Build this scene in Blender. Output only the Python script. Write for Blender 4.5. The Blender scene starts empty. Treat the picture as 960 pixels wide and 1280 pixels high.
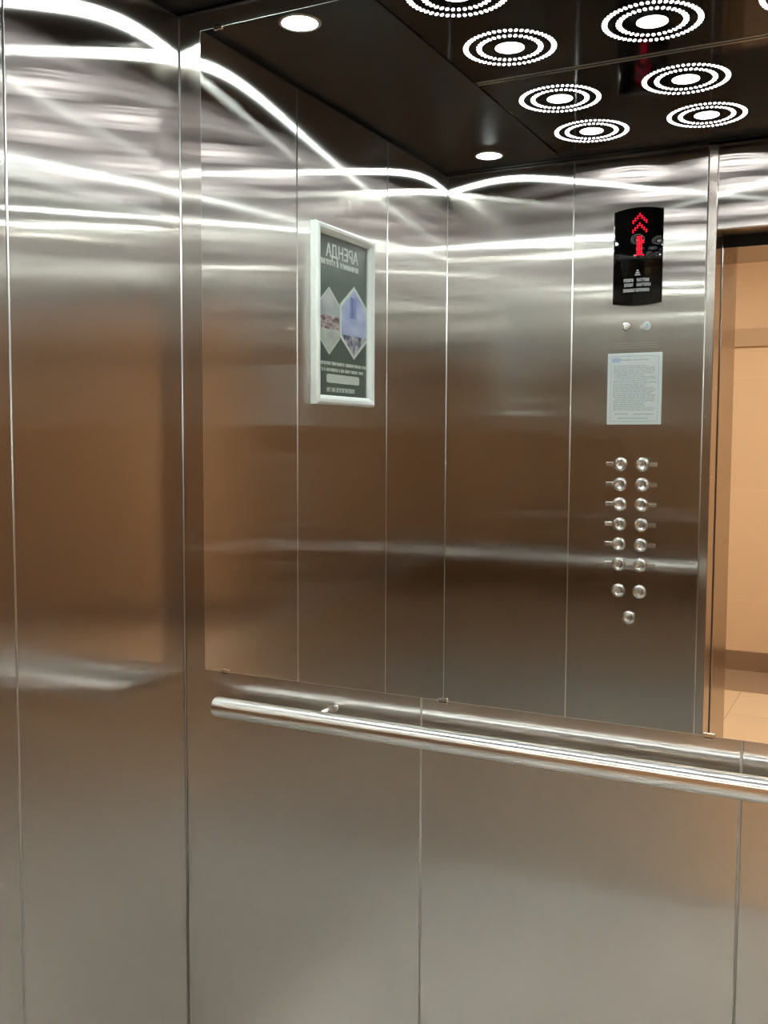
import bpy, bmesh, math, random
from mathutils import Vector, Matrix
random.seed(7)
sc = bpy.context.scene
COL = sc.collection

# ------------------------------------------------------------------ dimensions (metres)
W, D, H = 1.73, 1.40, 2.32          # cabin width (x), depth (y), ceiling height (z)
DX0, DX1 = 0.8586, 1.70             # door opening in the front wall
DH = 2.062                          # door height
A1, A2 = 0.463, 0.960               # seams on the left wall, from the back corner
B1, B2 = 0.563, 1.144               # seams on the back wall
CP0, CP1 = 0.429, 0.832             # control panel
PORT_Y0, PORT_Y1 = -0.14, -0.43     # landing portal
HALL_Y = -3.5

# ------------------------------------------------------------------ materials
def new_mat(name):
    m = bpy.data.materials.new(name); m.use_nodes = True
    nt = m.node_tree; nt.nodes.clear()
    out = nt.nodes.new('ShaderNodeOutputMaterial')
    return m, nt, out

def principled(name, color, rough=0.5, metal=0.0, spec=0.5, coat=0.0, bump=None, vary=None):
    m, nt, out = new_mat(name)
    b = nt.nodes.new('ShaderNodeBsdfPrincipled')
    b.inputs['Base Color'].default_value = (*color, 1)
    b.inputs['Roughness'].default_value = rough
    b.inputs['Metallic'].default_value = metal
    b.inputs['Specular IOR Level'].default_value = spec
    b.inputs['Coat Weight'].default_value = coat
    nt.links.new(b.outputs[0], out.inputs[0])
    if vary or bump:
        tc = nt.nodes.new('ShaderNodeTexCoord')
        n = nt.nodes.new('ShaderNodeTexNoise')
        n.inputs['Scale'].default_value = (vary or bump)[0]
        n.inputs['Detail'].default_value = 4
        nt.links.new(tc.outputs['Object'], n.inputs['Vector'])
        if vary:
            mx = nt.nodes.new('ShaderNodeMix'); mx.data_type = 'RGBA'
            mx.inputs[6].default_value = (*[c * (1 - vary[1]) for c in color], 1)
            mx.inputs[7].default_value = (*[min(1, c * (1 + vary[1])) for c in color], 1)
            nt.links.new(n.outputs['Fac'], mx.inputs[0])
            nt.links.new(mx.outputs[2], b.inputs['Base Color'])
        if bump:
            bp = nt.nodes.new('ShaderNodeBump')
            bp.inputs['Distance'].default_value = bump[1]
            nt.links.new(n.outputs['Fac'], bp.inputs['Height'])
            nt.links.new(bp.outputs[0], b.inputs['Normal'])
    return m

def brushed(name, color, rough, aniso, wave, wave_scale=2.2, tangent=(0, 0, 1), wide=None, fine=0.0):
    """Brushed stainless steel: sharp along the grain, wide across it; 'wave' bends the sheet gently."""
    m, nt, out = new_mat(name)
    g = nt.nodes.new('ShaderNodeBsdfAnisotropic')
    g.distribution = 'GGX'
    g.inputs['Color'].default_value = (*color, 1)
    g.inputs['Roughness'].default_value = rough
    g.inputs['Anisotropy'].default_value = aniso
    t = nt.nodes.new('ShaderNodeCombineXYZ')
    for i in range(3): t.inputs[i].default_value = tangent[i]
    nt.links.new(t.outputs[0], g.inputs['Tangent'])
    tc = nt.nodes.new('ShaderNodeTexCoord')
    last = None
    if wave:
        n = nt.nodes.new('ShaderNodeTexNoise'); n.inputs['Scale'].default_value = wave_scale
        n.inputs['Detail'].default_value = 1.0
        nt.links.new(tc.outputs['Object'], n.inputs['Vector'])
        bp = nt.nodes.new('ShaderNodeBump'); bp.inputs['Distance'].default_value = wave
        nt.links.new(n.outputs['Fac'], bp.inputs['Height'])
        last = bp
    if fine:
        mp = nt.nodes.new('ShaderNodeMapping'); mp.inputs['Scale'].default_value = (3.0, 3.0, 26.0)
        nt.links.new(tc.outputs['Object'], mp.inputs['Vector'])
        n2 = nt.nodes.new('ShaderNodeTexNoise'); n2.inputs['Scale'].default_value = 1.0
        n2.inputs['Detail'].default_value = 2.0
        nt.links.new(mp.outputs[0], n2.inputs['Vector'])
        b2 = nt.nodes.new('ShaderNodeBump'); b2.inputs['Distance'].default_value = fine
        nt.links.new(n2.outputs['Fac'], b2.inputs['Height'])
        if last: nt.links.new(last.outputs[0], b2.inputs['Normal'])
        last = b2
    if last: nt.links.new(last.outputs[0], g.inputs['Normal'])
    sh = g.outputs[0]
    for lr, la, lw in (wide or ()):            # broader lobes of the coarser scratches
        g2 = nt.nodes.new('ShaderNodeBsdfAnisotropic'); g2.distribution = 'GGX'
        g2.inputs['Color'].default_value = (*color, 1)
        g2.inputs['Roughness'].default_value = lr; g2.inputs['Anisotropy'].default_value = la
        nt.links.new(t.outputs[0], g2.inputs['Tangent'])
        if last: nt.links.new(last.outputs[0], g2.inputs['Normal'])
        mx = nt.nodes.new('ShaderNodeMixShader'); mx.inputs[0].default_value = lw
        nt.links.new(sh, mx.inputs[1]); nt.links.new(g2.outputs[0], mx.inputs[2])
        sh = mx.outputs[0]
    nt.links.new(sh, out.inputs[0])
    return m

def ab(ax, ay):
    """roughness and anisotropy for a lobe of width ax across and ay along the grain"""
    r = math.sqrt(ax * ay); return math.sqrt(r), 1 - ay / r

def emitter(name, color, strength):
    m, nt, out = new_mat(name)
    e = nt.nodes.new('ShaderNodeEmission')
    e.inputs[0].default_value = (*color, 1); e.inputs[1].default_value = strength
    nt.links.new(e.outputs[0], out.inputs[0])
    return m

STEEL = (0.655, 0.63, 0.60)
LOBES = ((*ab(0.28, 0.0018), 0.50), (*ab(0.75, 0.0082), 0.27))
M = {}
M['wall_steel'] = brushed('brushed_wall_steel', STEEL, *ab(0.045, 0.0018), 0.00020, 1.7, wide=LOBES)
M['panel_steel'] = brushed('brushed_panel_steel', STEEL, *ab(0.045, 0.0018), 0.0005, 3.6, wide=LOBES)
M['jamb_steel'] = brushed('polished_jamb_steel', (0.66, 0.61, 0.56), 0.20, 0.5, 0.0)
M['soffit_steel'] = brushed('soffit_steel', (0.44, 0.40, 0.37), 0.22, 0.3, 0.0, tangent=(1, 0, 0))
M['rail_steel'] = brushed('brushed_rail_steel', (0.92, 0.91, 0.89), 0.285, -0.726, 0.0, tangent=(1, 0, 0))
M['button_steel'] = principled('button_steel', (0.86, 0.85, 0.82), 0.24, 1.0)
M['mark_steel'] = principled('dull_mark', (0.30, 0.29, 0.27), 0.5, 0.6)
M['trim_metal'] = principled('trim_aluminium', (0.55, 0.52, 0.48), 0.3, 1.0)
M['strip_metal'] = principled('joint_strip_metal', (0.50, 0.485, 0.46), 0.40, 1.0)
M['gap'] = principled('dark_joint', (0.012, 0.011, 0.010), 0.7)
M['backing'] = principled('dark_backing', (0.05, 0.045, 0.04), 0.6)
M['black_gloss'] = principled('black_gloss_ceiling', (0.008, 0.007, 0.0065), 0.07, 0.0, 0.12)
M['black_side'] = principled('black_ceiling_side', (0.016, 0.0155, 0.0155), 0.32, 0.0, 0.3, vary=(60, 0.25))
M['display_black'] = principled('display_black', (0.002, 0.002, 0.002), 0.03, 0.0, 0.36)
M['floor'] = principled('cabin_floor_vinyl', (0.50, 0.487, 0.465), 0.45, 0.0, 0.4, vary=(120, 0.10))
M['white_plastic'] = principled('white_plastic', (0.78, 0.82, 0.80), 0.30)
M['frame_alu'] = principled('pale_frame', (0.80, 0.85, 0.83), 0.28, 0.0, 0.5)
M['paper'] = principled('notice_paper', (0.70, 0.78, 0.80), 0.45)
M['ink'] = principled('grey_ink', (0.44, 0.50, 0.51), 0.6)
M['ink_blue'] = principled('blue_stamp', (0.42, 0.55, 0.72), 0.6)
M['poster_green'] = principled('poster_green', (0.085, 0.135, 0.110), 0.35)
M['poster_white'] = principled('poster_white', (0.66, 0.76, 0.71), 0.4)
M['grey_print'] = principled('grey_print', (0.52, 0.53, 0.55), 0.5)
M['clip'] = principled('clip_chrome', (0.75, 0.73, 0.70), 0.12, 1.0)
M['disc_light'] = emitter('ring_lamp_light', (1.0, 0.955, 0.945), 7.5)
M['down_light'] = emitter('downlight_light', (0.90, 1.0, 0.965), 380.0)
M['added_hall_light'] = emitter('added_hall_lamp_light', (1.0, 0.865, 0.69), 33.0)
M['led_red'] = emitter('led_red', (1.0, 0.015, 0.045), 1.3)
M['hall_paint'] = principled('hall_ceiling_paint', (0.55, 0.42, 0.29), 0.8)
M['base_brown'] = principled('brown_skirting_tile', (0.22, 0.145, 0.095), 0.25)
M['border_brown'] = principled('brown_floor_border_tile', (0.30, 0.215, 0.155), 0.22)
M['hall_trim'] = principled('hall_trim', (0.44, 0.31, 0.20), 0.5)
M['dark_header'] = principled('dark_header', (0.02, 0.018, 0.016), 0.5)

# mirror glass: perfect silvering, bright polished edge
m, nt, out = new_mat('mirror_silvering')
g = nt.nodes.new('ShaderNodeBsdfAnisotropic'); g.inputs['Color'].default_value = (0.93, 0.945, 0.935, 1)
g.inputs['Roughness'].default_value = 0.0
nt.links.new(g.outputs[0], out.inputs[0]); M['mirror'] = m
M['glass_edge'] = principled('ground_glass_edge', (0.62, 0.68, 0.64), 0.22, 0.0, 0.8)

def tiled(name, c1, c2, mortar, scale, w, h, rough, off=0.5):
    m, nt, out = new_mat(name)
    tc = nt.nodes.new('ShaderNodeTexCoord'); mp = nt.nodes.new('ShaderNodeMapping')
    mp.inputs['Rotation'].default_value = scale[0]; mp.inputs['Location'].default_value = scale[1]
    nt.links.new(tc.outputs['Object'], mp.inputs['Vector'])
    br = nt.nodes.new('ShaderNodeTexBrick')
    br.offset = off
    br.inputs['Color1'].default_value = (*c1, 1); br.inputs['Color2'].default_value = (*c2, 1)
    br.inputs['Mortar'].default_value = (*mortar, 1)
    br.inputs['Scale'].default_value = 1.0
    br.inputs['Mortar Size'].default_value = 0.0025
    br.inputs['Brick Width'].default_value = w; br.inputs['Row Height'].default_value = h
    nt.links.new(mp.outputs[0], br.inputs['Vector'])
    b = nt.nodes.new('ShaderNodeBsdfPrincipled'); b.inputs['Roughness'].default_value = rough
    nt.links.new(br.outputs['Color'], b.inputs['Base Color'])
    nt.links.new(b.outputs[0], out.inputs[0])
    return m
M['hall_wall'] = tiled('hall_wall_tiles', (0.62, 0.46, 0.31), (0.60, 0.445, 0.30), (0.66, 0.50, 0.36), ((math.pi / 2, 0, 0), (0, 0.449, 0)), 1.2, 0.696, 0.40, 0.0)
M['hall_floor'] = tiled('hall_floor_tiles', (0.66, 0.52, 0.37), (0.64, 0.50, 0.355), (0.42, 0.33, 0.24), ((0, 0, 0), (0, 0, 0)), 0.6, 0.6, 0.16, 0.0)

# poster pictures: procedural blurred street and tower pictures
def picture(name, stops, scale, seed):
    m, nt, out = new_mat(name)
    tc = nt.nodes.new('ShaderNodeTexCoord'); mp = nt.nodes.new('ShaderNodeMapping')
    mp.inputs['Location'].default_value = (seed, seed * .7, 0)
    mp.inputs['Scale'].default_value = scale
    nt.links.new(tc.outputs['Object'], mp.inputs['Vector'])
    n = nt.nodes.new('ShaderNodeTexNoise'); n.inputs['Scale'].default_value = 1; n.inputs['Detail'].default_value = 5
    nt.links.new(mp.outputs[0], n.inputs['Vector'])
    r = nt.nodes.new('ShaderNodeValToRGB')
    while len(r.color_ramp.elements) < len(stops): r.color_ramp.elements.new(0.5)
    for e, (p, c) in zip(r.color_ramp.elements, stops): e.position = p; e.color = (*c, 1)
    nt.links.new(n.outputs['Fac'], r.inputs[0])
    b = nt.nodes.new('ShaderNodeBsdfPrincipled'); b.inputs['Roughness'].default_value = 0.35
    nt.links.new(r.outputs[0], b.inputs['Base Color']); nt.links.new(b.outputs[0], out.inputs[0])
    return m
M['pic_sky'] = picture('picture_sky', [(0.3, (0.28, 0.36, 0.66)), (0.55, (0.42, 0.52, 0.80)), (0.75, (0.6, 0.7, 0.85))], (5, 10, 25), 3.1)
M['pic_tower'] = picture('picture_tower', [(0.35, (0.10, 0.13, 0.42)), (0.7, (0.24, 0.30, 0.66))], (4, 60, 20), 5.3)
M['pic_crowd'] = picture('picture_crowd', [(0.35, (0.03, 0.035, 0.06)), (0.5, (0.25, 0.27, 0.38)), (0.66, (0.72, 0.70, 0.74))], (5, 55, 45), 7.7)
M['pic_haze'] = picture('picture_haze', [(0.3, (0.34, 0.40, 0.46)), (0.6, (0.55, 0.60, 0.62)), (0.75, (0.68, 0.74, 0.72))], (5, 15, 22), 2.2)
M['pic_street'] = picture('picture_street', [(0.36, (0.10, 0.05, 0.07)), (0.5, (0.42, 0.33, 0.35)), (0.66, (0.60, 0.64, 0.62))], (5, 40, 95), 9.4)
M['pic_grass'] = picture('picture_pale', [(0.3, (0.38, 0.45, 0.42)), (0.7, (0.60, 0.68, 0.64))], (5, 18, 30), 1.4)

# acetate sheet over the poster
m, nt, out = new_mat('clear_acetate')
tr = nt.nodes.new('ShaderNodeBsdfTransparent'); gl = nt.nodes.new('ShaderNodeBsdfAnisotropic')
gl.inputs['Roughness'].default_value = 0.06
tc = nt.nodes.new('ShaderNodeTexCoord'); n = nt.nodes.new('ShaderNodeTexNoise'); n.inputs['Scale'].default_value = 9
nt.links.new(tc.outputs['Object'], n.inputs['Vector'])
bp = nt.nodes.new('ShaderNodeBump'); bp.inputs['Distance'].default_value = 0.0022
nt.links.new(n.outputs['Fac'], bp.inputs['Height']); nt.links.new(bp.outputs[0], gl.inputs['Normal'])
lw = nt.nodes.new('ShaderNodeLayerWeight')
pw = nt.nodes.new('ShaderNodeMath'); pw.operation = 'POWER'; pw.inputs[1].default_value = 5.0
nt.links.new(lw.outputs['Facing'], pw.inputs[0])
fr = nt.nodes.new('ShaderNodeMath'); fr.operation = 'MULTIPLY_ADD'; fr.inputs[1].default_value = 0.9; fr.inputs[2].default_value = 0.03
nt.links.new(pw.outputs[0], fr.inputs[0])
mx = nt.nodes.new('ShaderNodeMixShader')
nt.links.new(fr.outputs[0], mx.inputs[0]); nt.links.new(tr.outputs[0], mx.inputs[1]); nt.links.new(gl.outputs[0], mx.inputs[2])
nt.links.new(mx.outputs[0], out.inputs[0]); M['acetate'] = m

# ------------------------------------------------------------------ mesh helpers
def add_box(bm, x0, x1, y0, y1, z0, z1, bevel=0.0, seg=2, edges='all', mi=0):
    vs = [bm.verts.new((x, y, z)) for x in (x0, x1) for y in (y0, y1) for z in (z0, z1)]
    q = [(0, 1, 3, 2), (4, 6, 7, 5), (0, 4, 5, 1), (2, 3, 7, 6), (0, 2, 6, 4), (1, 5, 7, 3)]
    fs = [bm.faces.new([vs[i] for i in f]) for f in q]
    for f in fs: f.material_index = mi
    if bevel:
        es = {e for f in fs for e in f.edges}
        if edges == 'vertical':
            es = {e for e in es if abs((e.verts[0].co - e.verts[1].co).normalized().z) > .9}
        bmesh.ops.bevel(bm, geom=list(es), offset=bevel, segments=seg, profile=0.5, affect='EDGES')
    return fs

def add_cyl(bm, p0, p1, r0, r1=None, seg=32, cap0=True, cap1=True):
    """Tube from p0 to p1."""
    r1 = r0 if r1 is None else r1
    p0, p1 = Vector(p0), Vector(p1); ax = (p1 - p0).normalized()
    u = ax.orthogonal().normalized(); v = ax.cross(u)
    A, B = [], []
    for i in range(seg):
        a = 2 * math.pi * i / seg; d = u * math.cos(a) + v * math.sin(a)
        A.append(bm.verts.new(p0 + d * r0)); B.append(bm.verts.new(p1 + d * r1))
    for i in range(seg):
        j = (i + 1) % seg
        bm.faces.new((A[i], A[j], B[j], B[i])).smooth = True
    if cap0: bm.faces.new(A[::-1])
    if cap1: bm.faces.new(B)

def add_lathe(bm, prof, M4, seg=40):
    """prof = [(r, h)], axis +z of M4; smooth."""
    rings = []
    for r, h in prof:
        if r < 1e-6: rings.append([bm.verts.new(M4 @ Vector((0, 0, h)))])
        else: rings.append([bm.verts.new(M4 @ Vector((r * math.cos(2 * math.pi * i / seg), r * math.sin(2 * math.pi * i / seg), h))) for i in range(seg)])
    for a, b in zip(rings, rings[1:]):
        for i in range(seg):
            j = (i + 1) % seg
            f = [a[i % len(a)], a[j % len(a)], b[j % len(b)], b[i % len(b)]]
            f = list(dict.fromkeys(f))
            if len(f) > 2: bm.faces.new(f).smooth = True

def obj(name, bm, mats, parent=None, loc=(0, 0, 0)):
    bmesh.ops.recalc_face_normals(bm, faces=bm.faces)
    me = bpy.data.meshes.new(name); bm.to_mesh(me); bm.free()
    for mm in (mats if isinstance(mats, (list, tuple)) else [mats]): me.materials.append(mm)
    o = bpy.data.objects.new(name, me); COL.objects.link(o)
    o.parent = parent; o.location = loc
    return o

def tag(o, label=None, cat=None, group=None, kind=None):
    if label: o['label'] = label
    if cat: o['category'] = cat
    if group: o['group'] = group
    if kind: o['kind'] = kind
    return o

def empty(name, loc, label=None, cat=None, group=None, kind=None, parent=None):
    o = bpy.data.objects.new(name, None); COL.objects.link(o); o.location = loc; o.parent = parent
    o.empty_display_size = 0.05
    return tag(o, label, cat, group, kind)

def box_obj(name, b, mat, parent=None, bevel=0.0, edges='all', seg=2, loc=(0, 0, 0)):
    bm = bmesh.new(); add_box(bm, *b, bevel=bevel, edges=edges, seg=seg)
    return obj(name, bm, mat, parent, loc)

def text_mesh(name, body, size, mat, parent, M4, depth=0.0002, width=None, bold=0.0):
    cu = bpy.data.curves.new(name, 'FONT'); cu.body = body; cu.size = size; cu.extrude = depth; cu.offset = bold
    cu.align_x = 'CENTER'; cu.align_y = 'CENTER'
    tmp = bpy.data.objects.new(name + '_outline', cu); COL.objects.link(tmp)
    dg = bpy.context.evaluated_depsgraph_get(); dg.update()
    me = bpy.data.meshes.new_from_object(tmp.evaluated_get(dg))
    COL.objects.unlink(tmp); bpy.data.objects.remove(tmp)
    if width:
        xs = [v.co.x for v in me.vertices]; k = width / (max(xs) - min(xs))
        for v in me.vertices: v.co.x *= k
    me.transform(M4); me.materials.clear(); me.materials.append(mat)
    o = bpy.data.objects.new(name, me); COL.objects.link(o); o.parent = parent
    return o

# ------------------------------------------------------------------ the cabin shell
ZT = H - 0.012
PT = 0.012                                                     # sheet-panel thickness
floor = box_obj('floor', (-0.06, W + 0.06, -0.10, D + 0.06, -0.05, 0.0), M['floor']); tag(floor, kind='structure', label='light grey floor of the lift cabin', cat='floor')

wl = box_obj('wall_left', (-0.06, -PT, -0.10, D + 0.06, 0.0, H), M['backing'])
tag(wl, 'brushed stainless steel side wall at the left of the cabin', 'wall', kind='structure')
ys = [0.001, D - A2, D - A1, D - 0.0012]
for a, b in zip(ys, ys[1:]):
    box_obj('wall_panel', (-PT, 0, a + 0.0005, b - 0.0005, 0.06, ZT), M['wall_steel'], wl, 0.0028, 'vertical', 4)
box_obj('skirting', (-PT, 0.002, 0.0, D, 0.0, 0.058), M['jamb_steel'], wl)

wb = box_obj('wall_back', (-PT, W + PT, D + PT, D + 0.06, 0.0, H), M['backing'])
tag(wb, 'brushed stainless steel back wall behind the mirror and handrail', 'wall', kind='structure')
xs = [0.0012, B1, B2, W - 0.001]
for a, b in zip(xs, xs[1:]):
    box_obj('wall_panel', (a + 0.0005, b - 0.0005, D, D + PT, 0.06, ZT), M['wall_steel'], wb, 0.0028, 'vertical', 4)
box_obj('skirting', (0, W, D - 0.002, D + PT, 0.0, 0.058), M['jamb_steel'], wb)

wr = box_obj('wall_right', (W + PT, W + 0.06, -0.10, D + 0.06, 0.0, H), M['backing'])
tag(wr, 'brushed stainless steel side wall to the right of the cabin', 'wall', kind='structure')
for a, b in zip(ys, ys[1:]):
    box_obj('wall_panel', (W, W + PT, a + 0.0005, b - 0.0005, 0.06, ZT), M['wall_steel'], wr, 0.0028, 'vertical', 4)
box_obj('skirting', (W - 0.002, W + PT, 0.0, D, 0.0, 0.058), M['jamb_steel'], wr)

wf = empty('wall_front', (0, 0, 0), 'brushed stainless steel front wall with the open doorway', 'wall', kind='structure')
box_obj('wall_backing', (-0.06, DX0 - 0.03, -0.09, -PT, 0.0, H), M['backing'], wf)
box_obj('return_panel', (0.0012, CP0 - 0.0005, -PT, 0, 0.06, ZT), M['wall_steel'], wf, 0.0028, 'vertical', 4)
box_obj('jamb_column', (CP1 + 0.0008, DX0, -0.10, 0.0, 0.0, ZT), M['jamb_steel'], wf, 0.002, 'vertical', 3)
box_obj('jamb_column', (DX1, W - 0.001, -0.10, 0.0, 0.0, ZT), M['jamb_steel'], wf, 0.002, 'vertical', 3)
bm = bmesh.new(); add_box(bm, DX0 + 0.0005, DX1 - 0.0005, -PT, 0, DH, ZT, 0.0025, 3)
obj('header_panel', bm, M['panel_steel'], wf)
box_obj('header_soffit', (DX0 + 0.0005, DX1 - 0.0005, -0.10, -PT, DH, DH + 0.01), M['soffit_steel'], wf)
box_obj('skirting', (0, CP1, -PT, 0.002, 0.0, 0.058), M['jamb_steel'], wf)

# rounded pale metal strips over the joints between the sheets
def strip(parent, x, y, nx, ny, w=0.0024, z0=0.06, z1=ZT):
    bm = bmesh.new(); a = math.atan2(ny, nx); P = []
    for i in range(7):
        t = -math.pi / 2 + math.pi * i / 6
        u, d = w * math.sin(t), 0.0013 * math.cos(t)
        P.append((x + d * math.cos(a) - u * math.sin(a), y + d * math.sin(a) + u * math.cos(a)))
    lo = [bm.verts.new((px, py, z0)) for px, py in P]; hi = [bm.verts.new((px, py, z1)) for px, py in P]
    for i in range(6): bm.faces.new((lo[i], lo[i + 1], hi[i + 1], hi[i])).smooth = True
    bm.faces.new((lo[0], hi[0], hi[-1], lo[-1])); bm.faces.new(lo[::-1]); bm.faces.new(hi)
    return obj('joint_strip', bm, M['strip_metal'], parent)
for y in (D - A1, D - A2):
    strip(wl, 0, y, 1, 0); strip(wr, W, y, -1, 0)
for x in (B1, B2): strip(wb, x, D, 0, -1)
strip(wl, 0.0004, D - 0.0004, 1, -1, 0.0018); strip(wl, 0.0004, 0.0004, 1, 1, 0.0018)
strip(wf, CP0, 0, 0, 1); strip(wf, CP1 + 0.0004, 0, 0, 1, 0.0016)

# door leaves slid back into their pockets, and the dark head gear above
d1 = box_obj('door_1', (0.03, DX0 - 0.006, -0.126, -0.108, 0.01, DH + 0.03), M['jamb_steel'], None, 0.002, 'vertical')
tag(d1, 'steel cabin door leaf slid open behind the front wall', 'door', kind='structure')
d2 = box_obj('door_2', (0.03, DX0 - 0.004, -0.136, -0.129, 0.01, DH + 0.02), M['gap'], None)
tag(d2, 'landing door leaf slid open behind the portal', 'door', kind='structure')
t1 = box_obj('trim_1', (0.0, W, -0.139, -0.101, DH + 0.035, H), M['dark_header'])
tag(t1, 'dark head gear strip above the open doorway', 'trim', kind='structure')
t2 = box_obj('trim_2', (DX0 - 0.05, DX1 + 0.05, -0.139, -0.101, -0.04, 0.0), M['trim_metal'])
tag(t2, 'metal door sill between cabin and landing', 'sill', kind='structure')

# ceiling
ce = box_obj('ceiling', (-0.06, W + 0.06, -0.10, D + 0.06, H + 0.012, H + 0.05), M['gap'])
tag(ce, 'black ceiling of the lift cabin', 'ceiling', kind='structure')
CX0, CX1 = 0.402, W - 0.402
box_obj('side_panel', (-0.012, CX0 - 0.010, 0, D, H, H + 0.012), M['black_side'], ce, 0.001)
box_obj('side_panel', (CX1 + 0.010, W + 0.012, 0, D, H, H + 0.012), M['black_side'], ce, 0.001)
box_obj('end_panel', (CX0 - 0.009, CX1 + 0.009, 0, 0.078, H, H + 0.012), M['black_side'], ce, 0.001)
box_obj('end_panel', (CX0 - 0.009, CX1 + 0.009, D - 0.08, D, H, H + 0.012), M['black_side'], ce, 0.001)
PANELS = ((0.088, 0.742), (0.754, D - 0.088))
for a, b in PANELS:
    p = box_obj('light_panel', (CX0, CX1, a, b, H - 0.004, H + 0.010), M['black_gloss'], ce, 0.001)
    e = b - 0.0015 if a < 0.3 else a + 0.0015
    bm = bmesh.new(); add_box(bm, CX0, CX1, e - 0.0022, e + 0.0022, H - 0.006, H - 0.0035, 0.0006, 2)
    obj('edge_trim', bm, M['trim_metal'], p)
# narrow light-metal corner angle where walls meet the ceiling
for nm, b in (('trim_4', (0.0, W, 0.0, 0.005, H - 0.005, H)),):
    tag(box_obj(nm, b, M['dark_header']), 'thin dark edge strip between ceiling and ' + {'trim_3': 'left', 'trim_4': 'front', 'trim_5': 'back'}[nm] + ' wall', 'trim', kind='structure')

# ------------------------------------------------------------------ ring lamps in the ceiling
def slots(r, n, rad, tan, z):
    bm = bmesh.new()
    for i in range(n):
        a = 2 * math.pi * i / n; ca, sa = math.cos(a), math.sin(a)
        vs = []
        for k in range(8):
            t = 2 * math.pi * (k + .5) / 8; dr, dt = rad * math.cos(t), tan * math.sin(t)
            vs.append(((r + dr) * ca - dt * sa, (r + dr) * sa + dt * ca))
        top = [bm.verts.new((x, y, z + 0.0012)) for x, y in vs]; bot = [bm.verts.new((x, y, z)) for x, y in vs]
        bm.faces.new(bot[::-1]); bm.faces.new(top)
        for k in range(8): bm.faces.new((bot[k], bot[(k + 1) % 8], top[(k + 1) % 8], top[k]))
    return bm
ZL = -0.0010
def make_ring_light():
    r = empty('ring_light', (0, 0, H - 0.004))
    bm = bmesh.new(); add_lathe(bm, [(0, ZL), (0.030, ZL), (0.0325, ZL + 0.0006), (0.0325, ZL + 0.0012), (0, ZL + 0.0012)], Matrix(), 48)
    obj('centre_disc', bm, M['disc_light'], r)
    obj('inner_ring', slots(0.0684, 36, 0.0062, 0.0037, ZL), M['disc_light'], r)
    obj('outer_ring', slots(0.0977, 52, 0.0062, 0.0037, ZL), M['disc_light'], r)
    return r
proto = make_ring_light()
def copy_thing(o):
    c = o.copy(); COL.objects.link(c)
    for ch in list(o.children):
        d = ch.copy(); COL.objects.link(d); d.parent = c
        for g in ch.children:
            e = g.copy(); COL.objects.link(e); e.parent = d
    return c
cols = ((0.552, 'nearest the left wall'), (0.866, 'in the middle file'), (1.18, 'nearest the right wall'))
rows = ((0.256, 'in the doorway row'), (0.555, 'second row from doorway'), (0.928, 'second row from mirror'), (1.228, 'in the mirror row'))
k = 0
for x, cn in cols:
    for y, rn in rows:
        o = proto if k == 0 else copy_thing(proto)
        o.location = (x, y, H - 0.004)
        tag(o, 'dotted ring ceiling light %s, %s' % (cn, rn), 'light', 'ring lights in the black ceiling'); k += 1

def make_downlight():
    r = empty('downlight', (0, 0, H))
    bm = bmesh.new(); add_lathe(bm, [(0.046, 0.0), (0.046, -0.002), (0.043, -0.004), (0.0375, -0.0035), (0.0375, 0.0)], Matrix(), 40)
    obj('rim', bm, M['trim_metal'], r)
    bm = bmesh.new(); add_lathe(bm, [(0.0372, -0.0012), (0.030, -0.0040), (0.016, -0.0058), (0, -0.0064)], Matrix(), 40)
    obj('lens', bm, M['down_light'], r)
    return r
pd = make_downlight()
for k, (x, y, s) in enumerate(((0.20, 0.145, 'in the ceiling corner over the front wall, left side'), (0.20, 1.245, 'in the ceiling corner over the mirror, left side'),
                               (W - 0.20, 0.145, 'in the ceiling corner over the doorway, right side'), (W - 0.20, 1.245, 'in the ceiling corner over the mirror, right side'))):
    o = pd if k == 0 else copy_thing(pd)
    o.location = (x, y, H); tag(o, 'small round white downlight ' + s, 'light', 'corner downlights')

# ------------------------------------------------------------------ mirror
MX0, MX1, MZ0, MZ1 = 0.0554, W - 0.0554, 0.953, 2.274
mir = empty('mirror', ((MX0 + MX1) / 2, D, MZ0), 'large frameless mirror on the back wall above the handrail', 'mirror')
L0 = Vector(mir.location)
bm = bmesh.new()
add_box(bm, MX0, MX1, D - 0.0024, D - 0.0002, MZ0, MZ1, 0.0008, 2)
bm.normal_update()
for f in bm.faces: f.material_index = 0 if f.normal.y < -0.99 else 1
for v in bm.verts: v.co -= L0
obj('mirror_glass', bm, [M['mirror'], M['glass_edge']], mir)
for z, up in ((MZ0, -1), (MZ1, 1)):
    for x in (0.109 if up < 0 else 0.102, 0.609, 1.092, W - 0.10):
        bm = bmesh.new()
        add_box(bm, x - 0.010, x + 0.010, D - 0.0050, D - 0.0026, min(z - up * 0.006, z + up * 0.004), max(z - up * 0.006, z + up * 0.004), 0.0009, 2)
        add_box(bm, x - 0.008, x + 0.008, D - 0.0050, D - 0.0002, min(z + up * 0.0008, z + up * 0.0035), max(z + up * 0.0008, z + up * 0.0035), 0.0005, 1)
        for v in bm.verts: v.co -= L0
        obj('clip', bm, M['clip'], mir)

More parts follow.
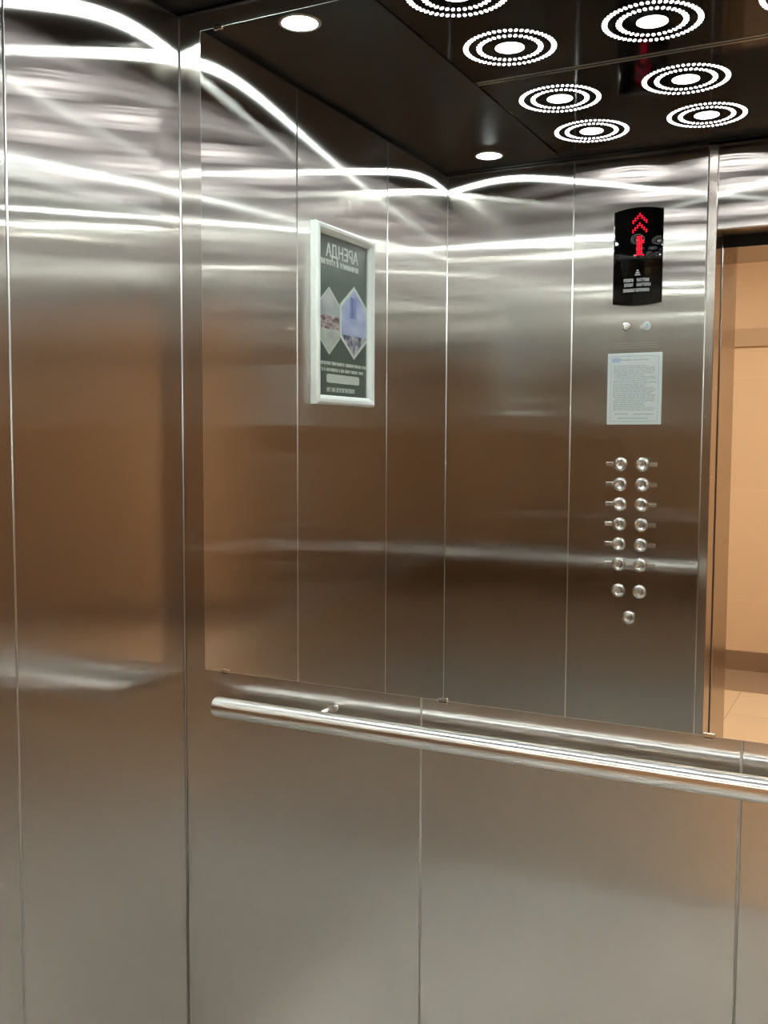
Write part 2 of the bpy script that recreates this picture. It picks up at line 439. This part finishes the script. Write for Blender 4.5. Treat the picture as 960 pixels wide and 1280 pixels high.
# ------------------------------------------------------------------ handrail
RY, RZ, RR = D - 0.057, 0.8945, 0.0205
rail = empty('handrail', (W / 2, D, RZ), 'round brushed steel handrail along the back wall under the mirror', 'handrail')
L0 = Vector(rail.location)
bm = bmesh.new(); x0, x1 = 0.124, W - 0.124
prof = [(0, x0), (RR - 0.003, x0), (RR - 0.0012, x0 + 0.0006), (RR, x0 + 0.003), (RR, x1 - 0.003), (RR - 0.0012, x1 - 0.0006), (RR - 0.003, x1), (0, x1)]
Mx = Matrix.Translation((0, RY, RZ)) @ Matrix.Rotation(math.pi / 2, 4, 'Y')
add_lathe(bm, prof, Mx, 64)
for v in bm.verts: v.co -= L0
obj('bar', bm, M['rail_steel'], rail)
for x in (0.374, W - 0.374):
    bm = bmesh.new()
    add_cyl(bm, (x, RY + 0.004, RZ + 0.0145), (x, D - 0.002, RZ + 0.0165), 0.0066, seg=24)
    for v in bm.verts: v.co -= L0
    br = obj('bracket', bm, M['button_steel'], rail)
    bm = bmesh.new(); add_lathe(bm, [(0, 0.003), (0.0072, 0.002), (0.0080, 0.0012), (0.0080, 0.0003), (0, 0.0003)], Matrix.Translation(Vector((x, D, RZ + 0.016)) - L0) @ Matrix.Rotation(math.pi / 2, 4, 'X'), 32)
    obj('wall_flange', bm, M['button_steel'], br)

# ------------------------------------------------------------------ control panel on the front wall (faces +y)
cp = empty('control_panel', ((CP0 + CP1) / 2, 0, 0.06), 'full height brushed steel lift control panel with buttons beside the doorway', 'control panel')
L0 = Vector(cp.location)
def cpo(name, bm, mat, parent=None):
    for v in bm.verts: v.co -= L0
    return obj(name, bm, mat, parent or cp)
bm = bmesh.new(); add_box(bm, CP0 + 0.0006, CP1 - 0.0002, -PT + 0.0006, 0.0012, 0.0605, ZT, 0.0028, 4, 'vertical')
cpo('faceplate', bm, M['panel_steel'])
F = 0.0012                                                     # face of the panel
# convex black display
DX, DHW, DZ0, DZ1, SAG = 0.6315, 0.0745, 1.862, 2.139, 0.010
def dy(x): return F + 0.003 + SAG * (1 - ((x - DX) / DHW) ** 2)
bm = bmesh.new(); N = 24; g = []
for i in range(N + 1):
    x = DX - DHW + 2 * DHW * i / N
    bw = 0.0075 * (1 - ((x - DX) / DHW) ** 2)                  # bowed top and bottom edges
    g.append([bm.verts.new((x, F - 0.0005, DZ0 - bw)), bm.verts.new((x, dy(x), DZ0 - bw)), bm.verts.new((x, dy(x), DZ1 + bw)), bm.verts.new((x, F - 0.0005, DZ1 + bw))])
for a, b in zip(g, g[1:]):
    for q in range(4):
        f = bm.faces.new((a[q], b[q], b[(q + 1) % 4], a[(q + 1) % 4])); f.smooth = q == 1
bm.faces.new(g[0]); bm.faces.new(g[-1][::-1])
disp = cpo('display', bm, M['display_black'])
def bump_dots(pts, r, t=0.0006):
    bm = bmesh.new()
    for x, z in pts: add_cyl(bm, (x, dy(x) - 0.0002, z), (x, dy(x) + t, z), r, seg=10)
    return bm
CXL = 0.6375
pts = []
for zc in (2.121, 2.093):
    for i in range(-3, 4): pts += [(CXL + i * 0.0066, zc - abs(i) * 0.0066), (CXL + i * 0.0066, zc - abs(i) * 0.0066 + 0.0058)]
a = cpo('arrow_symbol', bump_dots(pts, 0.0027), M['led_red'], disp); tag(a, 'red double chevron pointing up')
pts = [(CXL + c * 0.0058, 2.0585 - r * 0.0058) for r in range(10) for c in (-1, 0, 1)]
pts += [(CXL + 2 * 0.0058, 2.0585 - 0.0116), (CXL + 0.0116, 2.0585 - 9.4 * 0.0058), (CXL - 0.0116, 2.0585 - 9.4 * 0.0058), (CXL + 2 * 0.0058, 2.0585 - .0174)]
a = cpo('floor_number', bump_dots(pts, 0.0028), M['led_red'], disp); tag(a, 'red glowing digit one')
bm = bmesh.new()
for x, z, w, h in ((0.634, 1.952, .011, .0045), (0.634, 1.9585, .006, .004), (0.634, 1.946, .016, .0035)):
    add_box(bm, x - w / 2, x + w / 2, dy(x) - 0.0004, dy(x) + 0.0004, z - h / 2, z + h / 2)
cpo('warning_icon', bm, M['grey_print'], disp)
bm = bmesh.new()
for z, runs in ((1.9305, ((0.592, 0.623), (0.632, 0.672))), (1.9165, ((0.594, 0.621), (0.632, 0.674))), (1.9005, ((0.591, 0.629), (0.631, 0.671)))):
    for a0, b0 in runs:
        x = a0
        while x < b0 - 0.003:
            w = random.uniform(0.0028, 0.0042)
            k_ = random.random(); hh = 0.0098
            add_box(bm, x, x + 0.0010, dy(x) - 0.0003, dy(x) + 0.0003, z - hh / 2, z + hh / 2)
            add_box(bm, x, x + w, dy(x + w / 2) - 0.0003, dy(x + w / 2) + 0.0003, z + hh * (.5 if k_ < .5 else .15) - 0.0024, z + hh * (.5 if k_ < .5 else .15))
            if k_ > .3: add_box(bm, x, x + w, dy(x + w / 2) - 0.0003, dy(x + w / 2) + 0.0003, z - hh / 2, z - hh / 2 + 0.0022)
            add_box(bm, x + w - 0.0010, x + w, dy(x + w) - 0.0003, dy(x + w) + 0.0003, z - hh / 2, z + hh / 2)
            x += w + 0.0012
cpo('display_lettering', bm, M['grey_print'], disp)
# two round pictogram lamps under the display
for x, full in ((0.600, False), (0.662, True)):
    bm = bmesh.new(); Mf = Matrix.Translation((x, F, 1.793)) @ Matrix.Rotation(-math.pi / 2, 4, 'X')
    add_lathe(bm, [(0.0135, -0.0003), (0.0135, 0.0008), (0.0125, 0.0012), (0, 0.0012)], Mf, 32)
    lamp = cpo('signal_lamp', bm, M['button_steel'] if not full else M['paper'])
    bm = bmesh.new()
    for dx, dz, w, h in (((0, 0.006, .011, .003), (-.004, 0, .003, .010), (.004, -.001, .003, .008), (0, -.007, .008, .0025)) if not full else ((0.002, 0.003, .003, .010), (-.003, -.004, .008, .0022))):
        add_box(bm, x + dx - w / 2, x + dx + w / 2, F + 0.0008, F + 0.0016, 1.793 + dz - h / 2, 1.793 + dz + h / 2)
    cpo('pictogram', bm, M['poster_white'] if not full else M['grey_print'], lamp)
# speaker slots above the notice
bm = bmesh.new()
for r_ in range(3): add_box(bm, 0.566, 0.694, F - 0.0003, F + 0.0002, 1.728 + r_ * 0.007, 1.7292 + r_ * 0.007)
cpo('speaker_slots', bm, M['mark_steel'])

def make_button(x, z, plate, mark):
    Mf = Matrix.Translation((x, F, z)) @ Matrix.Rotation(-math.pi / 2, 4, 'X')
    bm = bmesh.new(); add_lathe(bm, [(0.0210, -0.0004), (0.0210, 0.0022), (0.0205, 0.0032), (0.0194, 0.0030), (0.0190, 0.0006)], Mf, 40)
    b = cpo('button', bm, M['button_steel'])
    bm = bmesh.new(); add_lathe(bm, [(0.0187, 0.0004), (0.0187, 0.0036), (0.0176, 0.0056), (0.0152, 0.0070), (0.0138, 0.0071), (0.0128, 0.0062), (0, 0.0058)], Mf, 40)
    cpo('button_cap', bm, M['button_steel'], b)
    bm = bmesh.new(); Y0, Y1 = F + 0.0050, F + 0.0068
    def mk(dx, dz, w, h): add_box(bm, x + dx - w / 2, x + dx + w / 2, Y0, Y1, z + dz - h / 2, z + dz + h / 2)
    if mark == 'floor':
        mk(0, 0, .0026, .013); mk(0.0045, .002, .0020, .009); mk(-0.004, -.003, .0040, .0020)
    elif mark == 'open':
        mk(0, 0, .0016, .011)
        for s in (-1, 1):
            for i in range(4): mk(s * (.003 + i * .0014), 0, .0014, .008 - i * .0021)
    elif mark == 'close':
        mk(0, 0, .0016, .011)
        for s in (-1, 1):
            for i in range(4): mk(s * (.003 + i * .0014), 0, .0014, .0017 + i * .0021)
    else:
        for i in range(4): mk(0, .005 - i * .0033, .004 + i * .0026, .0022)
        mk(0, -.0078, .003, .002)
    cpo('button_mark', bm, M['mark_steel'], b)
    if plate:
        px = x + plate * 0.0335
        bm = bmesh.new(); add_box(bm, px - 0.0115, px + 0.0115, F - 0.0004, F + 0.0012, z - 0.0062, z + 0.0062, 0.0005, 1)
        for i in range(3):
            for j in range(2):
                if random.random() < .75: add_cyl(bm, (px - .0075 + i * .0055, F + .001, z - .0025 + j * .005), (px - .0075 + i * .0055, F + .0019, z - .0025 + j * .005), .0013, .0007, 8)
        cpo('braille_plate', bm, M['trim_metal'])
for i in range(6):
    z = 1.372 - i * 0.0622
    make_button(0.592, z, -1, 'floor'); make_button(0.659, z, 1, 'floor')
make_button(0.593, 0.978, 0, 'close'); make_button(0.659, 0.978, 0, 'open'); make_button(0.627, 0.895, 0, 'bell')

# notice sheet on the control panel
no = empty('notice_sheet', (0.629, F, 1.4945), 'white printed notice sheet fixed under the display of the control panel', 'notice')
L0 = Vector(no.location)
def noo(name, bm, mat):
    for v in bm.verts: v.co -= L0
    return obj(name, bm, mat, no)
bm = bmesh.new(); add_box(bm, 0.546, 0.712, F + 0.0001, F + 0.0030, 1.4945, 1.7125, 0.0009, 2)
noo('laminated_sheet', bm, M['paper'])
bm = bmesh.new(); y0, y1 = F + 0.0028, F + 0.0033
for b in ((0.556, 0.702, 1.5035, 1.5049), (0.556, 0.702, 1.7020, 1.7034), (0.556, 0.5572, 1.5035, 1.7034), (0.7008, 0.702, 1.5035, 1.7034)): add_box(bm, b[0], b[1], y0, y1, b[2], b[3])
z = 1.672
while z > 1.535:
    x = 0.5640 + (0.006 if random.random() < .3 else 0)
    end = 0.695 - random.choice((0, 0, .004, .012, .03))
    while x < end - .003:
        w = min(random.uniform(0.006, 0.02), end - x); add_box(bm, x, x + w, y0, y1, z, z + 0.0025); x += w + 0.0022
    z -= 0.0056
for a_, b_, z in ((0.585, 0.620, 1.690), (0.624, 0.672, 1.690), (0.570, 0.612, 1.525), (0.628, 0.690, 1.524), (0.580, 0.672, 1.512)): add_box(bm, a_, b_, y0, y1, z, z + 0.003)
noo('printed_text', bm, M['ink'])
bm = bmesh.new(); add_box(bm, 0.560, 0.585, y0, y1 - 0.0001, 1.684, 1.698)
noo('blue_emblem', bm, M['ink_blue'])

# ------------------------------------------------------------------ poster frame on the left wall (faces +x, reader's right is +y)
PY0, PY1, PZ0, PZ1, PD = 0.554, 0.874, 1.536, 2.002, 0.0225
po = empty('poster_frame', (0, (PY0 + PY1) / 2, PZ0), 'pale framed green advertising poster hung on the left wall', 'poster')
L0 = Vector(po.location)
def poo(name, bm, mat, parent=None):
    for v in bm.verts: v.co -= L0
    return obj(name, bm, mat, parent or po)
# mitred rounded frame: profile swept round the rectangle
bm = bmesh.new()
prof = [(0.0, 0.0004), (0.0, PD * .72), (0.0025, PD * .90), (0.007, PD), (0.014, PD * .97), (0.020, PD * .80), (0.0245, PD * .52), (0.0250, 0.006), (0.0250, 0.0004)]
corner = [(PY0, PZ0, 1, 1), (PY1, PZ0, -1, 1), (PY1, PZ1, -1, -1), (PY0, PZ1, 1, -1)]
rg = [[bm.verts.new((h, y + sy * t, z + sz * t)) for t, h in prof] for y, z, sy, sz in corner]
for i in range(4):
    a, b = rg[i], rg[(i + 1) % 4]
    for q in range(len(prof) - 1):
        f = bm.faces.new((a[q], b[q], b[q + 1], a[q + 1])); f.smooth = False
    bm.faces.new((a[0], a[-1], b[-1], b[0]))
fr_ = poo('frame', bm, M['frame_alu'])
bm = bmesh.new(); add_box(bm, 0.0006, 0.0060, PY0 + .02, PY1 - .02, PZ0 + .02, PZ1 - .02)
sheet = poo('poster_sheet', bm, M['poster_green'])
XS = 0.0060
MY = Matrix(((0, 0, 1, 0), (1, 0, 0, 0), (0, 1, 0, 0), (0, 0, 0, 1)))   # text x -> +y, text y -> +z, text z -> +x
def at(y, z): return Matrix.Translation(Vector((XS + 0.0003, y, z)) - L0) @ MY
pc = (PY0 + PY1) / 2
def SY(u): return PY0 + u                                       # metres from the reader's left edge
text_mesh('heading', 'АРЕНДА', 0.047, M['poster_white'], sheet, at(pc + 0.004, 1.938), width=0.176, bold=0.0007)
def strokes(y0, y1, z, h, jitter=True):
    bm = bmesh.new(); y = y0
    while y < y1 - .003:
        w = random.uniform(0.0035, 0.0065); t = random.random()
        add_box(bm, XS, XS + .0004, y, y + .0016, z - h / 2, z + h / 2)
        add_box(bm, XS, XS + .0004, y + .0016, y + w - .0014, z + (h / 2 - h * .28 if t < .5 else -h * .12), z + (h / 2 if t < .5 else h * .16))
        if t > .25: add_box(bm, XS, XS + .0004, y + w - .0014, y + w, z - h / 2, z + h / 2)
        y += w + .0014
        if random.random() < .08: y += .005
    return bm
poo('small_print', strokes(SY(.075), SY(.285), 1.9085, .014), M['poster_white'], sheet)
poo('small_print', strokes(SY(.027), SY(.293), 1.6455, .0085), M['poster_white'], sheet)
poo('small_print', strokes(SY(.045), SY(.278), 1.6285, .0085), M['poster_white'], sheet)
poo('small_print', strokes(SY(.095), SY(.250), 1.5765, .012), M['poster_white'], sheet)
bm = bmesh.new(); add_box(bm, XS, XS + .0005, SY(.068), SY(.248), 1.5945, 1.6175, 0.0, 1)
es = [e for e in bm.edges if abs((e.verts[0].co - e.verts[1].co).normalized().x) > .9]
bmesh.ops.bevel(bm, geom=es, offset=.007, segments=4, profile=0.5, affect='EDGES')
pill = poo('white_button_bar', bm, M['poster_white'], sheet)
def hexa(cy, z0, z1, hw, tip, x0, x1, zc0=None, zc1=None):
    """upright hexagon, optionally cut to the band zc0..zc1"""
    pts = [(cy, z0), (cy + hw, z0 + tip), (cy + hw, z1 - tip), (cy, z1), (cy - hw, z1 - tip), (cy - hw, z0 + tip)]
    bm = bmesh.new(); a = [bm.verts.new((x0, y, z)) for y, z in pts]; b = [bm.verts.new((x1, y, z)) for y, z in pts]
    bm.faces.new(a[::-1]); bm.faces.new(b)
    for i in range(6): bm.faces.new((a[i], a[(i + 1) % 6], b[(i + 1) % 6], b[i]))
    for zc, s in ((zc0, -1), (zc1, 1)):
        if zc is not None:
            bmesh.ops.bisect_plane(bm, geom=bm.verts[:] + bm.edges[:] + bm.faces[:], plane_co=(0, 0, zc), plane_no=(0, 0, s), clear_outer=True)
            bmesh.ops.holes_fill(bm, edges=bm.edges)
    return bm
# reader's left: blue tower picture; reader's right: grey street picture
cl, cr = SY(.0985), SY(.2345)
lf = poo('picture_border', hexa(cl, 1.6640, 1.8640, .0780, .0560, XS, XS + .0003), M['poster_white'], sheet)
cuts = (('pic_sky', 1.7275, None), ('pic_crowd', None, 1.7275))
for mt, z0c, z1c in cuts: poo('picture', hexa(cl, 1.6750, 1.8530, .0700, .0505, XS, XS + .0005, z0c, z1c), M[mt], lf)
bm = bmesh.new(); add_box(bm, XS + .0004, XS + .0008, cl - .012, cl + .022, 1.775, 1.832)
poo('picture_tower', bm, M['pic_tower'], lf)
rf = poo('picture_border', hexa(cr, 1.668, 1.8460, .0560, .0440, XS, XS + .0003), M['poster_white'], sheet)
for mt, z0c, z1c in (('pic_haze', 1.770, None), ('pic_street', 1.735, 1.770), ('pic_grass', None, 1.735)):
    poo('picture', hexa(cr, 1.673, 1.8410, .0530, .0420, XS, XS + .0005, z0c, z1c), M[mt], rf)
bm = bmesh.new(); add_box(bm, 0.0075, 0.0079, PY0 + .022, PY1 - .022, PZ0 + .022, PZ1 - .022)
poo('clear_cover', bm, M['acetate'])

# ------------------------------------------------------------------ landing portal and hall
LX0, LX1, LZ = DX0, DX1, 2.032
pl = empty('wall_portal', (0, 0, 0), 'steel lined portal between the lift doorway and the hall', 'portal', kind='structure')
box_obj('portal_side', (LX0 - 0.05, LX0, PORT_Y1, PORT_Y0, 0, LZ + .05), M['jamb_steel'], pl, 0.003, 'vertical')
box_obj('portal_side', (LX1, LX1 + 0.05, PORT_Y1, PORT_Y0, 0, LZ + .05), M['jamb_steel'], pl, 0.003, 'vertical')
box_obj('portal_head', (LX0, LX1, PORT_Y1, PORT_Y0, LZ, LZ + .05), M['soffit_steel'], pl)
box_obj('portal_head_edge', (LX0, LX1, PORT_Y0, PORT_Y0 + 0.002, LZ + 0.001, LZ + .05), M['gap'], pl)
HX0, HX1, HZ = -1.6, 4.2, 2.75
wh = empty('wall_hall', (0, 0, 0), 'beige tiled wall of the hall around the lift portal', 'wall', kind='structure')
box_obj('wall_side', (HX0, LX0 - 0.05, PORT_Y1, PORT_Y0, 0, HZ), M['hall_wall'], wh)
box_obj('wall_side', (LX1 + 0.05, HX1, PORT_Y1, PORT_Y0, 0, HZ), M['hall_wall'], wh)
box_obj('wall_over_portal', (LX0 - 0.05, LX1 + 0.05, PORT_Y1, PORT_Y0, LZ + .05, HZ), M['hall_wall'], wh)
w2 = box_obj('wall_hall_far', (HX0, HX1, HALL_Y - .1, HALL_Y, 0, HZ), M['hall_wall']); tag(w2, 'beige tiled far wall of the hall opposite the lift', 'wall', kind='structure')
w3 = box_obj('wall_hall_end', (HX0 - .1, HX0, HALL_Y, PORT_Y0, 0, HZ), M['hall_wall']); tag(w3, 'beige end wall of the hall on the control panel side', 'wall', kind='structure')
w4 = box_obj('wall_hall_side', (HX1, HX1 + .1, HALL_Y, PORT_Y0, 0, HZ), M['hall_wall']); tag(w4, 'beige end wall of the hall away from the control panel', 'wall', kind='structure')
hf = box_obj('floor_hall', (HX0, HX1, HALL_Y, PORT_Y0, -0.05, 0), M['hall_floor']); tag(hf, 'glossy beige tiled floor of the hall', 'floor', kind='structure')
hc = box_obj('ceiling_hall', (HX0, HX1, HALL_Y, PORT_Y0, HZ, HZ + .05), M['hall_paint']); tag(hc, 'beige ceiling of the hall', 'ceiling', kind='structure')
bb = box_obj('baseboard_hall', (HX0, HX1, HALL_Y, HALL_Y + .012, 0, .125), M['base_brown'], None, 0.002); tag(bb, 'brown tile baseboard along the far hall wall', 'baseboard', kind='structure')
fb = box_obj('trim_7', (HX0, HX1, HALL_Y + .012, -2.93, -0.001, 0.002), M['border_brown']); tag(fb, 'brown tile border on the hall floor along the far wall', 'trim', kind='structure')
bd = box_obj('trim_6', (HX0, HX1, HALL_Y, HALL_Y + .02, 2.03, 2.14), M['hall_trim'], None, 0.004); tag(bd, 'brown horizontal band high on the far hall wall', 'trim', kind='structure')
def make_added_hall_lamp():  # unseen square lamps, added to light the hall
    r = empty('added_hall_lamp', (0, 0, HZ))
    box_obj('lamp_housing', (-.31, .31, -.31, .31, -.03, 0), M['white_plastic'], r, .004)
    box_obj('diffuser', (-.29, .29, -.29, .29, -.034, -.0285), M['added_hall_light'], r)
    return r
hp = make_added_hall_lamp()
for k, (x, s) in enumerate(((-0.5, 'on the control panel side'), (1.3, 'straight before the portal'), (3.1, 'away from the control panel'))):
    o = hp if k == 0 else copy_thing(hp)
    o.location = (x, -2.0, HZ); tag(o, 'added unseen square warm white lamp on the hall ceiling ' + s, 'lamp', 'added hall lamps')

# ------------------------------------------------------------------ world, camera, view
w = bpy.data.worlds.new('world'); sc.world = w; w.use_nodes = True
w.node_tree.nodes['Background'].inputs[0].default_value = (0.02, 0.02, 0.02, 1)

yaw, pitch, roll, f = map(float, (math.radians(27.0696), math.radians(4.0916), math.radians(0.2597), 1252.45))
fw = Vector((-math.sin(yaw) * math.cos(pitch), math.cos(yaw) * math.cos(pitch), -math.sin(pitch)))
rt = Vector((math.cos(yaw), math.sin(yaw), 0)); up = rt.cross(fw)
r2 = rt * math.cos(roll) + up * math.sin(roll); u2 = up * math.cos(roll) - rt * math.sin(roll)
cam = bpy.data.cameras.new('camera'); co = bpy.data.objects.new('camera', cam); COL.objects.link(co)
R3 = Matrix((r2, u2, -fw)).transposed()
co.matrix_world = Matrix.Translation((1.3539, -0.3075, 1.4423)) @ R3.to_4x4()
cam.sensor_fit = 'HORIZONTAL'; cam.sensor_width = 36.0; cam.lens = 36.0 * f / 960.0
cam.clip_start = 0.01
sc.camera = co
sc.view_settings.view_transform = 'Standard'; sc.view_settings.look = 'None'
sc.view_settings.gamma = 1.0; sc.view_settings.use_curve_mapping = False
sc.view_settings.exposure = 0.0
cy = sc.cycles
cy.max_bounces = 16; cy.glossy_bounces = 14; cy.diffuse_bounces = 4; cy.transparent_max_bounces = 8
cy.blur_glossy = 0.0; cy.caustics_reflective = True; cy.sample_clamp_indirect = 60.0; cy.sample_clamp_direct = 0.0
cy.use_denoising = True
